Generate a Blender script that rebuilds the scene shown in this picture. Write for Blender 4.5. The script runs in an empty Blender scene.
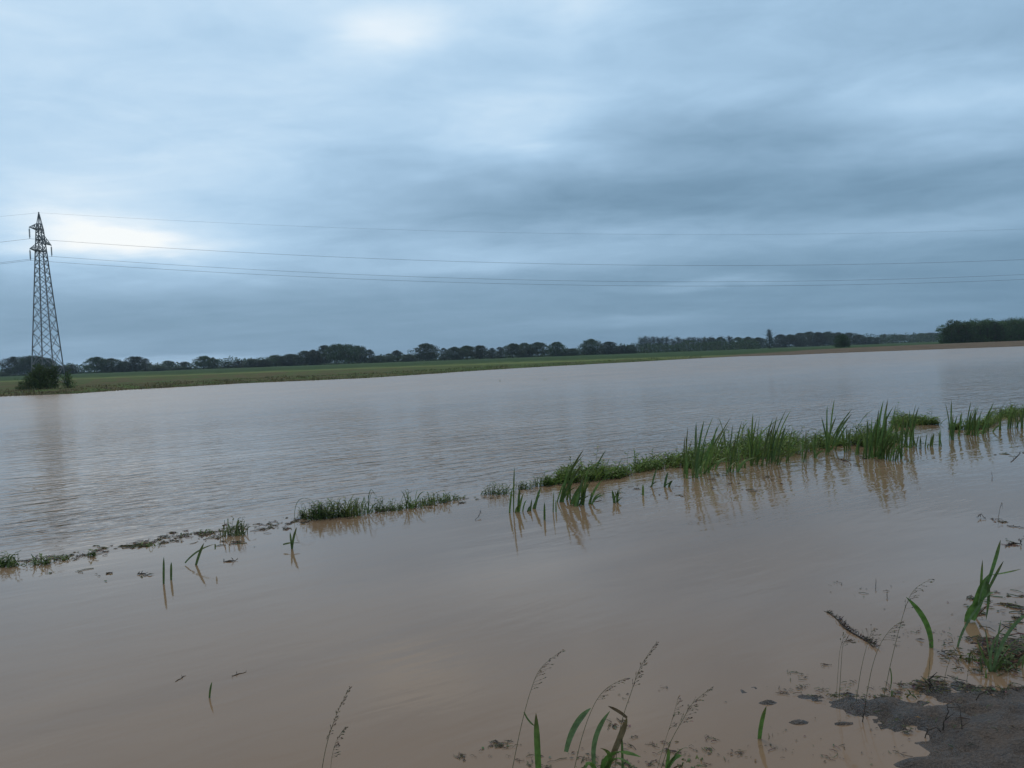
import bpy, math, random
import numpy as np
from mathutils import Vector, Matrix, noise

random.seed(7)
rad = math.radians
scene = bpy.context.scene
COL = scene.collection

# ------------------------------------------------------------------ camera
FPX, PITCH, ROLL, EYE = 765.0, rad(2.1), rad(2.1), 1.9
_R = Vector((1, 0, 0)); _U = Vector((0, math.sin(PITCH), math.cos(PITCH)))
FW = Vector((0, math.cos(PITCH), -math.sin(PITCH)))
RT = math.cos(ROLL) * _R - math.sin(ROLL) * _U
UP = math.sin(ROLL) * _R + math.cos(ROLL) * _U
CAM = Vector((0, 0, EYE))
cd = bpy.data.cameras.new('camera'); cam = bpy.data.objects.new('camera', cd); COL.objects.link(cam)
cd.sensor_width = 36; cd.lens = FPX / 1024 * 36; cd.clip_start = 0.05; cd.clip_end = 12000
m = Matrix((RT, UP, -FW)).transposed().to_4x4(); m.translation = CAM
cam.matrix_world = m
scene.camera = cam

def ray(x, y): return FW + RT * ((x - 512) / FPX) - UP * ((y - 384) / FPX)
def at(x, y, Y):
    d = ray(x, y); return CAM + d * (Y / d.y)
def onz(x, y, z=0.0):
    d = ray(x, y); return CAM + d * ((z - EYE) / d.z)
def hz(x): return 356.0 - 0.0367 * (x - 512)
def azel(x, y):
    d = ray(x, y).normalized(); return math.atan2(d.x, d.y), math.asin(d.z)

# ------------------------------------------------------------------ colour management
vs = scene.view_settings
vs.view_transform = 'Standard'; vs.look = 'None'; vs.gamma = 1; vs.use_curve_mapping = False
vs.exposure = 0.0

# ------------------------------------------------------------------ node helper
class G:
    def __init__(s, nt): s.nt = nt; s.n = nt.nodes; s.l = nt.links
    def new(s, t, **kw):
        n = s.n.new(t)
        for k, v in kw.items(): setattr(n, k, v)
        return n
    def put(s, sock, v):
        if isinstance(v, bpy.types.NodeSocket): s.l.new(v, sock)
        elif v is not None: sock.default_value = v
    def m(s, op, a, b=None, c=None, clamp=False):
        n = s.new('ShaderNodeMath', operation=op, use_clamp=clamp)
        s.put(n.inputs[0], a)
        if b is not None: s.put(n.inputs[1], b)
        if c is not None: s.put(n.inputs[2], c)
        return n.outputs[0]
    def add(s, *a):
        r = a[0]
        for b in a[1:]: r = s.m('ADD', r, b)
        return r
    def mul(s, a, b): return s.m('MULTIPLY', a, b)
    def sstep(s, v, a, b, lo=0.0, hi=1.0):
        n = s.new('ShaderNodeMapRange', interpolation_type='SMOOTHSTEP')
        s.put(n.inputs[0], v); n.inputs[1].default_value = a; n.inputs[2].default_value = b
        n.inputs[3].default_value = lo; n.inputs[4].default_value = hi
        return n.outputs[0]
    def vec(s, x, y, z=0.0):
        n = s.new('ShaderNodeCombineXYZ'); s.put(n.inputs[0], x); s.put(n.inputs[1], y); s.put(n.inputs[2], z)
        return n.outputs[0]
    def sep(s, v):
        n = s.new('ShaderNodeSeparateXYZ'); s.l.new(v, n.inputs[0]); return n.outputs
    def noise(s, v, scale, detail=4, rough=0.5, dist=0.0):
        n = s.new('ShaderNodeTexNoise'); s.put(n.inputs['Vector'], v)
        n.inputs['Scale'].default_value = scale; n.inputs['Detail'].default_value = detail
        n.inputs['Roughness'].default_value = rough; n.inputs['Distortion'].default_value = dist
        return n.outputs[0]
    def mapping(s, v, scale=(1, 1, 1), rot=(0, 0, 0), loc=(0, 0, 0)):
        n = s.new('ShaderNodeMapping'); s.l.new(v, n.inputs[0])
        n.inputs['Scale'].default_value = scale; n.inputs['Rotation'].default_value = rot; n.inputs['Location'].default_value = loc
        return n.outputs[0]
    def ramp(s, f, stops, interp='LINEAR'):
        n = s.new('ShaderNodeValToRGB'); s.put(n.inputs[0], f); cr = n.color_ramp; cr.interpolation = interp
        while len(cr.elements) < len(stops): cr.elements.new(0.5)
        for e, (p, c) in zip(cr.elements, stops): e.position = p; e.color = (*c, 1)
        return n.outputs[0]
    def mix(s, f, a, b, mode='MIX'):
        n = s.new('ShaderNodeMix', data_type='RGBA', blend_type=mode)
        s.put(n.inputs[0], f)
        s.put(n.inputs[6], a if isinstance(a, bpy.types.NodeSocket) else (*a, 1))
        s.put(n.inputs[7], b if isinstance(b, bpy.types.NodeSocket) else (*b, 1))
        return n.outputs[2]

# ------------------------------------------------------------------ sky: overcast over a Nishita sky
SUN_AZ, SUN_EL = rad(-22), rad(48)
world = bpy.data.worlds.new('World'); scene.world = world; world.use_nodes = True
g = G(world.node_tree); g.n.clear()
out = g.new('ShaderNodeOutputWorld'); bg = g.new('ShaderNodeBackground'); g.l.new(bg.outputs[0], out.inputs[0])
bg.inputs[1].default_value = 0.1
sky = g.new('ShaderNodeTexSky', sky_type='NISHITA'); sky.sun_disc = False
sky.sun_elevation = SUN_EL; sky.sun_rotation = SUN_AZ; sky.air_density = 1.0; sky.dust_density = 2.0
tc = g.new('ShaderNodeTexCoord').outputs['Generated']
X, Y, Z = g.sep(tc)
zc = g.m('MAXIMUM', Z, 0.0)
az = g.m('ARCTAN2', X, Y); el = g.m('ARCSINE', zc)
inv = g.m('DIVIDE', 1.0, g.m('ADD', zc, 0.10))
plane = g.vec(g.mul(X, inv), g.mul(Y, inv), 0.0)          # the cloud deck, flattened into perspective
n1 = g.noise(g.mapping(plane, (0.55, 0.9, 1), (0, 0, rad(24))), 1.0, 5, 0.52, 0.5)
n2 = g.noise(g.mapping(plane, (1.9, 2.6, 1), (0, 0, rad(28)), (3, 1, 0)), 1.0, 8, 0.58, 0.9)
n3 = g.noise(g.mapping(plane, (0.35, 1.6, 1), (0, 0, rad(-8)), (7, 2, 0)), 1.0, 4, 0.5, 0.3)
w1 = g.m('SUBTRACT', g.noise(plane, 1.1, 4, 0.55), 0.5)
w2 = g.m('SUBTRACT', g.noise(g.mapping(plane, loc=(9, 4, 2)), 1.1, 4, 0.55), 0.5)
azw = g.add(az, g.mul(w1, 0.16)); elw = g.add(el, g.mul(g.mul(w2, g.add(el, 0.03)), 0.42))
b = g.add(g.sstep(el, 0.0, 0.42, 0.245, 0.50), g.sstep(az, -0.62, 0.55, 0.10, -0.07),
          g.mul(g.m('SUBTRACT', n1, 0.5), g.sstep(el, 0.02, 0.25, 0.10, 0.42)), g.mul(g.m('SUBTRACT', n2, 0.5), g.sstep(el, 0.02, 0.3, 0.06, 0.22)),
          g.mul(g.m('SUBTRACT', n3, 0.5), 0.08),
          g.mul(g.m('SUBTRACT', g.noise(g.mapping(g.vec(az, el, 0.0), (7, 22, 1), (0, 0, rad(-12))), 1.0, 6, 0.6, 0.8), 0.5), 0.13))
# thin places and thick bands of the deck: px, py, half-width and half-height in degrees, strength
SPOTS = [(480, 80, 26, 9, 0.085), (820, 70, 12, 5, 0.03), (300, 290, 12, 3, 0.045), (450, 205, 10, 2, 0.03), (120, 244, 4.6, 1.2, 0.34), (120, 240, 8.0, 2.4, 0.20), (120, 228, 12, 4.2, 0.17), (392, 16, 7.0, 2.6, 0.17), (385, 20, 3.6, 1.0, 0.12), (530, 120, 6.5, 2.8, 0.19),
         (575, -8, 5, 2.0, 0.22), (150, 110, 16, 7, 0.12), (965, 108, 8, 2.3, 0.27), (560, 205, 14, 2.6, -0.11),
         (700, 175, 17, 3.8, -0.10), (960, 30, 10, 4, -0.02), (600, 247, 14, 1.3, 0.16), (940, 225, 9, 1.2, 0.16),
         (160, 362, 6, 0.40, 0.30), (715, 286, 6, 0.40, 0.15), (640, 318, 6, 0.45, 0.09), (880, 312, 6, 0.40, 0.06),
         (430, 195, 7, 1.9, -0.06), (180, 312, 20, 3.2, -0.13), (450, 268, 12, 0.8, 0.10), (60, 352, 10, 1.0, 0.05)]
for px, py, wa, we, amp in SPOTS:
    a0, e0 = azel(px, py)
    da = g.mul(g.m('SUBTRACT', azw, a0), 1 / rad(wa)); de = g.mul(g.m('SUBTRACT', elw, e0), 1 / rad(we))
    q = g.add(g.mul(da, da), g.mul(de, de))
    b = g.add(b, g.mul(g.m('EXPONENT', g.mul(q, -1.0)), amp))
high = g.sstep(el, 0.5, 0.95)
b = g.add(g.mul(b, g.m('SUBTRACT', 1.0, high)), g.mul(high, g.add(0.52, g.mul(g.m('SUBTRACT', n1, 0.5), 0.25))))
S = 10.0
cl = g.ramp(b, [(0.0, (0.105, 0.195, 0.30)), (0.2, (0.165, 0.295, 0.425)), (0.42, (0.300, 0.465, 0.64)), (0.62, (0.45, 0.67, 0.89)),
                (0.82, (0.74, 0.87, 0.97)), (1.0, (1.0, 1.02, 1.03))], 'B_SPLINE')
cl = g.mix(g.sstep(el, 0.42, 0.9), cl, g.ramp(b, [(0.2, (0.40, 0.385, 0.37)), (0.8, (0.95, 0.92, 0.89))]))   # overhead the deck is neutral grey
cloud = g.mix(1.0, cl, (S, S, S), 'MULTIPLY')
g.l.new(g.mix(0.96, sky.outputs[0], cloud), bg.inputs[0])

sd = bpy.data.lights.new('sun', 'SUN'); sd.energy = 0.6; sd.angle = rad(25); sd.color = (1, 0.96, 0.9)
sun = bpy.data.objects.new('sun', sd); COL.objects.link(sun)
sdir = Vector((math.sin(SUN_AZ) * math.cos(SUN_EL), math.cos(SUN_AZ) * math.cos(SUN_EL), math.sin(SUN_EL)))
sun.rotation_euler = sdir.to_track_quat('Z', 'Y').to_euler(); sun.location = sdir * 60

# ------------------------------------------------------------------ mesh builder
class MB:
    def __init__(s): s.v = []; s.f = []; s.c = []
    def vert(s, p, c=(1, 1, 1)): s.v.append(tuple(p)); s.c.append(c); return len(s.v) - 1
    def ribbon(s, pts, widths, side, col, fold=0.25, twist=0.0, tipcol=None):
        """a leaf blade: three vertices across, folded along its midrib"""
        n = len(pts); prev = None
        for i, p in enumerate(pts):
            t = (pts[min(i + 1, n - 1)] - pts[max(i - 1, 0)]).normalized()
            sd_ = Matrix.Rotation(twist * i / max(1, n - 1), 3, t) @ side
            sd_ = (sd_ - t * sd_.dot(t)).normalized(); nr = t.cross(sd_)
            w = widths[i] * 0.5
            k = i / (n - 1)
            cc = col if tipcol is None else tuple(a * (1 - k ** 4) + b_ * k ** 4 for a, b_ in zip(col, tipcol))
            r = [s.vert(p - sd_ * w, cc), s.vert(p + nr * w * fold, cc), s.vert(p + sd_ * w, cc)]
            if prev:
                s.f.append((prev[0], prev[1], r[1], r[0])); s.f.append((prev[1], prev[2], r[2], r[1]))
            prev = r
    def tube(s, pts, radii, col=(1, 1, 1), n=5, cap=True):
        pts = [Vector(p) for p in pts]; prev = None; N = len(pts)
        for i, p in enumerate(pts):
            t = (pts[min(i + 1, N - 1)] - pts[max(i - 1, 0)]).normalized()
            a = t.cross(Vector((0.31, 0.17, 0.93)) if abs(t.z) < 0.9 else Vector((1, 0.2, 0))).normalized(); b_ = t.cross(a)
            r_ = radii[i] if hasattr(radii, '__len__') else radii
            ring = [s.vert(p + (a * math.cos(2 * math.pi * k / n) + b_ * math.sin(2 * math.pi * k / n)) * r_, col) for k in range(n)]
            if prev:
                for k in range(n): s.f.append((prev[k], prev[(k + 1) % n], ring[(k + 1) % n], ring[k]))
            elif cap: s.f.append(tuple(reversed(ring)))
            prev = ring
        if cap: s.f.append(tuple(prev))
    def bar(s, a, b_, w, col=(1, 1, 1)): s.tube([a, b_], w * 0.7071, col, 4)
    def box(s, c, sx, sy, sz, col=(1, 1, 1)):
        i = len(s.v)
        for dz in (-1, 1):
            for dx, dy in ((-1, -1), (1, -1), (1, 1), (-1, 1)):
                s.vert((c[0] + dx * sx / 2, c[1] + dy * sy / 2, c[2] + dz * sz / 2), col)
        for f in ((3, 2, 1, 0), (4, 5, 6, 7), (0, 1, 5, 4), (1, 2, 6, 5), (2, 3, 7, 6), (3, 0, 4, 7)): s.f.append(tuple(i + k for k in f))
    def leaf(s, p, d, side, L, W, col):
        """a small pointed leaf of two folded halves"""
        d = d.normalized(); side = (side - d * side.dot(d)).normalized(); nr = d.cross(side)
        a = s.vert(p, col); q = s.vert(p + d * L - nr * L * .15, col)
        l = s.vert(p + d * L * .45 - side * W * .5 + nr * W * .15, col); r = s.vert(p + d * L * .45 + side * W * .5 + nr * W * .15, col)
        s.f.append((a, r, q)); s.f.append((a, q, l))
    def build(s, name, mat, parent=None, origin=None, smooth=True):
        me = bpy.data.meshes.new(name)
        o_ = Vector(origin) if origin is not None else Vector((0, 0, 0))
        me.from_pydata([(x - o_.x, y - o_.y, z - o_.z) for x, y, z in s.v], [], s.f)
        ca = me.color_attributes.new('tint', 'FLOAT_COLOR', 'POINT')
        arr = np.ones((len(s.v), 4), np.float32); arr[:, :3] = np.array(s.c, np.float32).reshape(-1, 3); ca.data.foreach_set('color', arr.ravel())
        if smooth: me.polygons.foreach_set('use_smooth', [True] * len(me.polygons))
        me.materials.append(mat)
        ob = bpy.data.objects.new(name, me); COL.objects.link(ob)
        if parent is not None: ob.parent = parent
        elif origin is not None: ob.location = o_
        return ob

def tag(o, label=None, cat=None, group=None, kind=None):
    if label: o['label'] = label
    if cat: o['category'] = cat
    if group: o['group'] = group
    if kind: o['kind'] = kind
    return o
def empty(name, loc):
    o = bpy.data.objects.new(name, None); o.empty_display_size = 0.2; COL.objects.link(o); o.location = loc; return o
def struct(o, label, cat): return tag(o, label, cat, kind='structure')
ORD = ['leftmost', 'second from the left', 'third from the left', 'fourth from the left', 'fifth from the left', 'sixth from the left',
       'seventh from the left', 'eighth from the left', 'ninth from the left', 'tenth from the left', 'eleventh from the left', 'twelfth from the left']
def ordinal(i, n): return 'rightmost' if i == n - 1 and n > 1 else ORD[i]

# ------------------------------------------------------------------ materials
def mat(name):
    m_ = bpy.data.materials.new(name); m_.use_nodes = True; g_ = G(m_.node_tree)
    return m_, g_, g_.n['Principled BSDF'], g_.n['Material Output']
def leaf_mat(name, rough=0.45, trans=0.35, spec=0.4, noise_scale=30, vary=False):
    m_, g_, p, o = mat(name)
    at_ = g_.new('ShaderNodeAttribute', attribute_name='tint').outputs['Color']
    pos = g_.new('ShaderNodeTexCoord').outputs['Object']
    v = g_.sstep(g_.noise(pos, noise_scale, 3), 0.3, 0.7, 0.75, 1.25)
    if vary:
        rn = g_.new('ShaderNodeObjectInfo').outputs['Random']; k_ = g_.sstep(rn, 0.0, 1.0, 0.68, 1.42)
        at_ = g_.mix(1.0, at_, g_.vec(k_, g_.m('POWER', k_, 1.15), k_), 'MULTIPLY')
    c = g_.mix(1.0, at_, g_.vec(v, v, v), 'MULTIPLY')
    g_.l.new(c, p.inputs['Base Color']); p.inputs['Roughness'].default_value = rough; p.inputs['Specular IOR Level'].default_value = spec
    t = g_.new('ShaderNodeBsdfTranslucent'); g_.l.new(c, t.inputs[0])
    mx = g_.new('ShaderNodeMixShader'); mx.inputs[0].default_value = trans
    g_.l.new(p.outputs[0], mx.inputs[1]); g_.l.new(t.outputs[0], mx.inputs[2]); g_.l.new(mx.outputs[0], o.inputs[0])
    return m_
LEAF = leaf_mat('green_blades')
CROWN = leaf_mat('tree_foliage', 0.6, 0.25, 0.25, 0.8, True)
def plain(name, col, rough=0.8, scale=20, var=0.3, bump=0.0, spec=0.3, metal=0.0, use_tint=False):
    m_, g_, p, o = mat(name)
    pos = g_.new('ShaderNodeTexCoord').outputs['Object']
    n_ = g_.noise(pos, scale, 5, 0.6)
    v = g_.sstep(n_, 0.3, 0.7, 1 - var, 1 + var)
    base = g_.new('ShaderNodeAttribute', attribute_name='tint').outputs['Color'] if use_tint else col
    g_.l.new(g_.mix(1.0, base, g_.vec(v, v, v), 'MULTIPLY'), p.inputs['Base Color'])
    p.inputs['Roughness'].default_value = rough; p.inputs['Specular IOR Level'].default_value = spec; p.inputs['Metallic'].default_value = metal
    if bump:
        bn = g_.new('ShaderNodeBump'); bn.inputs['Strength'].default_value = bump; bn.inputs['Distance'].default_value = 0.02
        g_.l.new(n_, bn.inputs['Height']); g_.l.new(bn.outputs[0], p.inputs['Normal'])
    return m_
BARK = plain('bark', (0.07, 0.06, 0.05), 0.9, 3)
STEEL = plain('galvanised_steel', (0.165, 0.185, 0.20), 0.6, 2, 0.25, spec=0.4)
GLASS = plain('brown_insulator', (0.30, 0.34, 0.36), 0.3, 5)
WIRE = plain('aluminium_wire', (0.10, 0.11, 0.12), 0.6, 1)
CONC = plain('concrete', (0.3, 0.29, 0.27), 0.9, 6)
LITTER = plain('plant_litter', (0.03, 0.025, 0.02), 0.7, 60, 0.5, use_tint=True)
DRY = leaf_mat('dry_stems', 0.7, 0.2, 0.2)

# ------------------------------------------------------------------ water
SHORE_PX = [(-60, 399.5), (0, 396.7), (76, 393.6), (130, 389.8), (190, 386.5), (240, 383.5), (300, 381), (370, 377.9), (430, 374), (480, 370.5), (530, 367.5),
            (580, 364.8), (640, 361.7), (690, 358.8), (740, 356.4), (790, 355), (850, 352.5), (900, 350.7), (960, 348.5), (1020, 346.4), (1080, 344.2)]
m_, g, p, o = mat('muddy_water')
pos = g.new('ShaderNodeTexCoord').outputs['Object']
px_, py_, _ = g.sep(pos)
# the submerged dike with the reeds: the open field beyond it takes the wind, the ditch this side is sheltered
L0 = onz(0, 566); L1 = onz(1024, 420); ld = (L1 - L0).normalized(); ln = Vector((-ld.y, ld.x, 0)); DIKE_ANG = math.atan2(ld.y, ld.x)
side = g.add(g.mul(px_, ln.x), g.mul(py_, ln.y), -(L0.x * ln.x + L0.y * ln.y))
along = g.add(g.mul(px_, ld.x), g.mul(py_, ld.y), -(L0.x * ld.x + L0.y * ld.y))
openw = g.sstep(side, -0.4, 1.6)
gust = g.sstep(g.noise(pos, 0.10, 3), 0.32, 0.66, 0.35, 1.0)
far = g.sstep(side, 3.0, 45.0)
calm = g.m('MAXIMUM', g.sstep(along, 3.0, 17.0, 1.0, 0.70), g.mul(far, 0.95))
rot = g.mapping(pos, (1, 1, 1), (0, 0, -(DIKE_ANG + rad(4))))
r1 = g.noise(g.mapping(rot, (0.75, 3.0, 1)), 1.0, 3, 0.55, 0.6)
r2 = g.noise(g.mapping(rot, (3.0, 8.0, 1), (0, 0, rad(9))), 1.0, 2, 0.5, 0.4)
r3 = g.noise(g.mapping(rot, (0.22, 0.9, 1), (0, 0, rad(-14))), 1.0, 3, 0.5, 0.9)
reedy = g.mul(g.sstep(side, -5.0, -0.5), g.sstep(along, 4.0, 9.0))
rip = g.add(g.mul(r1, 1.0), g.mul(r2, 0.42))
amp = g.mul(g.mul(openw, calm), gust)
h = g.add(g.mul(rip, g.add(g.mul(amp, 0.050), g.mul(openw, 0.006), g.mul(reedy, 0.020), 0.0026)), g.mul(r3, 0.0055))
bn = g.new('ShaderNodeBump'); bn.inputs['Strength'].default_value = 1.0; bn.inputs['Distance'].default_value = 1.0
g.l.new(h, bn.inputs['Height']); g.l.new(bn.outputs[0], p.inputs['Normal'])
silt = g.noise(g.mapping(rot, (0.16, 0.5, 1)), 1.0, 4, 0.55, 0.8)
gain = g.sstep(side, -0.2, 9.0, 1.0, 1.42)   # base colour grows paler from the dike out over the open field
g.l.new(g.mix(1.0, g.ramp(silt, [(0.3, (0.178, 0.121, 0.077)), (0.7, (0.234, 0.164, 0.106))]), g.vec(gain, gain, gain), 'MULTIPLY'), p.inputs['Base Color'])
g.l.new(g.add(0.07, g.mul(far, 0.17)), p.inputs['Roughness']); p.inputs['IOR'].default_value = 1.345; p.inputs['Specular Tint'].default_value = (1.0, 0.93, 0.85, 1)
WATER = m_
b = MB()
W = 3200
xs = [-W, -400, -100, -30, 0, 30, 100, 400, W]
for yy in xs:
    for xx in xs: b.vert((xx, yy, 0))
n = len(xs)
for j in range(n - 1):
    for i in range(n - 1): b.f.append((j * n + i, j * n + i + 1, (j + 1) * n + i + 1, (j + 1) * n + i))
struct(b.build('water', WATER), 'brown muddy floodwater covering the field', 'water')

# ------------------------------------------------------------------ ground: one sheet to the horizon
def shore_r(th):   # th = azimuth from +Y, radians
    return float(np.interp(th, SH_T, SH_R))
pts = [onz(x, y) for x, y in SHORE_PX]
SH_T = [-math.pi, -rad(120), -rad(75), -rad(50)] + [math.atan2(q.x, q.y) for q in pts] + [rad(50), rad(80), rad(120), math.pi]
SH_R = [4.5, 9, 70, 78] + [math.hypot(q.x, q.y) for q in pts] + [215, 160, 9, 4.5]
ths = list(np.arange(-39, 39.01, 0.2)) + list(np.arange(41, 319, 3.0))
ths = [rad(t) if t <= 180 else rad(t - 360) for t in ths]
ds = [0, .25, .5, .9, 1.5, 2.2, 3, 4, 5.2, 6.5, 8, 10, 12, 14.5, 17, 20, 24, 28, 33, 38, 44, 50, 57, 64, 72, 80, 88, 96, 104, 112, 122, 135, 150, 170, 200, 240, 300, 370, 450, 600, 850, 1300, 2000, 2900]
ts = [0.0, 0.5, 0.9, 0.97, 0.99]
def mixc(a, b_, k): k = max(0, min(1, k)); return tuple(x * (1 - k) + y * k for x, y in zip(a, b_))
OLIVE = (0.096, 0.090, 0.042); GRN = (0.068, 0.112, 0.032); LIGHT = (0.120, 0.160, 0.055); CROP = (0.036, 0.075, 0.027); TAN = (0.135, 0.108, 0.080); WET = (0.06, 0.05, 0.035)
def ground_at(x, y):
    th = math.atan2(x, y); r = math.hypot(x, y); d = r - shore_r(th)
    nz = noise.noise(Vector((x * .05, y * .05, 0))); nz2 = noise.noise(Vector((x * .35, y * .35, 3)))
    if d < 0: return -0.02 + max(-0.55, d * 0.12), WET
    z = 0.30 * min(1, d / 7) ** 0.7 + 0.05 * nz2 * min(1, d / 3) + 0.06 * nz * min(1, d / 10) + 0.002 * min(d, 60)
    if y > 178: z += 0.35 * min(1, (y - 178) / 6)
    c = mixc(OLIVE, GRN, (x + 22 + nz * 14) / 22)
    c = mixc(c, GRN if c != GRN else OLIVE, 0.5 + nz2 * 1.2 if nz2 > 0 else 0)
    c = mixc(c, LIGHT, (y + nz * 6 - 146) / 8); c = mixc(c, CROP, (y + nz * 5 - 172) / 7)
    c = mixc(c, TAN, (min(1, (x - 28) / 30)) * (1 - (d - 3 - max(0, (x - 45)) * 0.9 + nz * 4) / 6) if x > 28 else 0)
    c = mixc(WET, c, d / 0.9)
    if y > 300: c = mixc(c, (0.045, 0.085, 0.03), (nz - 0.05) * 6)
    return z, c
b = MB(); rows = []
for th in ths:
    R0 = shore_r(th); s_, c_ = math.sin(th), math.cos(th)
    R0 = R0 * (1 + 0.008 * noise.noise(Vector((s_ * 90, c_ * 90, 1)))) + 0.5 * noise.noise(Vector((s_ * R0 * .6, c_ * R0 * .6, 5))) + 4.0 * noise.noise(Vector((s_ * R0 * .16, c_ * R0 * .16, 8)))*min(1, R0 / 60)
    row = []
    for t in ts:
        r_ = R0 * t; row.append(b.vert((s_ * r_, c_ * r_, max(-0.6, -0.03 - (R0 - r_) * .12)), WET))
    for d in ds:
        r_ = R0 + d; x, y = s_ * r_, c_ * r_
        z, c = ground_at(x, y)
        if d == 0: z = -0.01
        row.append(b.vert((x, y, z), c))
    rows.append(row)
nr = len(rows)
for i in range(nr):
    a, c = rows[i], rows[(i + 1) % nr]
    for k in range(len(a) - 1): b.f.append((a[k], a[k + 1], c[k + 1], c[k]))
m_, g, p, o = mat('field_soil_and_grass')
pos = g.new('ShaderNodeTexCoord').outputs['Object']
at_ = g.new('ShaderNodeAttribute', attribute_name='tint').outputs['Color']
nA = g.noise(g.mapping(pos, (0.25, 0.9, 1)), 1.0, 6, 0.65); nB = g.noise(pos, 6, 4)
v = g.add(g.sstep(nA, 0.3, 0.7, 0.65, 1.2), g.sstep(nB, 0.3, 0.7, -0.2, 0.25))
g.l.new(g.mix(1.0, at_, g.vec(v, v, g.mul(v, 0.95)), 'MULTIPLY'), p.inputs['Base Color'])
p.inputs['Roughness'].default_value = 0.95; p.inputs['Specular IOR Level'].default_value = 0.1
bn = g.new('ShaderNodeBump'); bn.inputs['Distance'].default_value = 0.15; bn.inputs['Strength'].default_value = 0.8
g.l.new(g.add(nA, nB), bn.inputs['Height']); g.l.new(bn.outputs[0], p.inputs['Normal'])
struct(b.build('ground', m_), 'flat farm fields of grass, green crop and bare soil beyond the flood', 'ground')

# ------------------------------------------------------------------ mud bank in the foreground
MUDPX = [(758, 690), (800, 693.5), (830, 696), (870, 696), (904, 697), (927, 689), (961, 687), (1000, 689), (1030, 687), (1090, 688), (1160, 700)]
MUDPX2 = [(945, 790), (952, 768), (940, 750), (918, 736), (887, 731), (876, 722), (847, 712), (827, 704), (805, 699), (790, 694)]
poly = [onz(*q) for q in MUDPX]
poly = [(q.x, q.y) for q in poly] + [(7.5, 2.8), (9, -6), (-7, -6), (-6, 0.5), (-2, 1.5), (0.5, 2.0), (1.3, 2.6)] + [(q.x, q.y) for q in (onz(*k) for k in MUDPX2)]
PA = np.array(poly); PB = np.roll(PA, -1, 0)
def sdf(P):
    d = np.full(len(P), 1e9); ins = np.zeros(len(P), bool)
    for a, c in zip(PA, PB):
        e = c - a; w = P - a; t = np.clip((w @ e) / (e @ e), 0, 1); q = w - t[:, None] * e
        d = np.minimum(d, np.hypot(q[:, 0], q[:, 1]))
        cond = ((a[1] > P[:, 1]) != (c[1] > P[:, 1]))
        with np.errstate(divide='ignore', invalid='ignore'):
            xi = (c[0] - a[0]) * (P[:, 1] - a[1]) / (c[1] - a[1]) + a[0]
        ins ^= cond & (P[:, 0] < xi)
    return np.where(ins, d, -d)
gx = np.concatenate([np.arange(-7, 0, .35), np.arange(0, 4.2, .022), np.arange(4.3, 9.2, .2)])
gy = np.concatenate([np.arange(-6, 2.2, .3), np.arange(2.3, 5.6, .022), np.arange(5.7, 7.2, .3)])
GX, GY = np.meshgrid(gx, gy); P = np.stack([GX.ravel(), GY.ravel()], 1)
D = sdf(P)
islets = [(*onz(799, 723)[:2], .10, .025, .030), (*onz(842, 724)[:2], .09, .022, .024), (*onz(918, 764)[:2], .16, .05, .034), (*onz(768, 703)[:2], .06, .03, .022), (*onz(1012, 652)[:2], .30, .10, .05),
          (*onz(940, 708)[:2], .13, .05, -.045), (*onz(978, 718)[:2], .10, .035, -.04)]
Zs = []
for (x, y), d in zip(P, D):
    f1 = noise.fractal(Vector((x * 2.2, y * 2.2, 0)), 1.0, 2.1, 5); f2 = noise.noise(Vector((x * 26, y * 26, 7))); f3 = noise.noise(Vector((x * 9, y * 9, 2)))
    dd = d + 0.085 * f1 + .040 * f3 + .014 * f2
    z = 0.072 * (1 - math.exp(-dd * dd * 14)) + .012 * dd if dd > 0 else max(-0.5, dd * 0.16 if dd > -.3 else -.048 + (dd + .3) * .35)
    z += .018 * noise.noise(Vector((x * 4.5, y * 8, 4))) * (1 if d > 0 else .4)
    if d > .06: z += .016 * noise.noise(Vector((x * 11, y * 11, 12))) + .007 * max(0, noise.noise(Vector((x * 38, y * 38, 3))) - .15) * 2
    z += (0.008 * f2 + 0.010 * f3) * (1 if d > -.1 else 0)
    if y < 2.2 and d > 0: z += 0.12 * min(1, (2.2 - y) / 2)
    for ix, iy, sx, sy, a in islets:
        if a > 0: z += (a + max(0, -z) * .8) * math.exp(-(((x - ix) / sx) ** 2 + ((y - iy) / sy) ** 2) * (1 + .8 * f3))
        else: z += a * math.exp(-(((x - ix) / sx) ** 2 + ((y - iy) / sy) ** 2) * (1 + .8 * f3))
    Zs.append(z)
b = MB(); nx = len(gx); ny = len(gy)
for (x, y), z in zip(P, Zs): b.vert((x, y, z))
for j in range(ny - 1):
    for i in range(nx - 1): b.f.append((j * nx + i, j * nx + i + 1, (j + 1) * nx + i + 1, (j + 1) * nx + i))
m_, g, p, o = mat('wet_gravelly_mud')
pos = g.new('ShaderNodeTexCoord').outputs['Object']
nA = g.noise(pos, 5, 6, 0.65); nB = g.noise(pos, 70, 4, 0.6); vo = g.new('ShaderNodeTexVoronoi'); vo.inputs['Scale'].default_value = 75; g.l.new(pos, vo.inputs['Vector'])
c = g.ramp(nA, [(0.3, (0.048, 0.036, 0.028)), (0.55, (0.076, 0.059, 0.047)), (0.75, (0.112, 0.088, 0.070))])
v = g.sstep(nB, 0.3, 0.72, 0.6, 1.35)
c = g.mix(1.0, c, g.vec(v, v, v), 'MULTIPLY')
peb = g.sstep(vo.outputs['Distance'], 0.18, 0.30, 1.0, 0.0); sel = g.sstep(g.sep(vo.outputs['Color'])[0], 0.7, 0.8)
c = g.mix(g.mul(peb, sel), c, (0.16, 0.145, 0.13))
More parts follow.
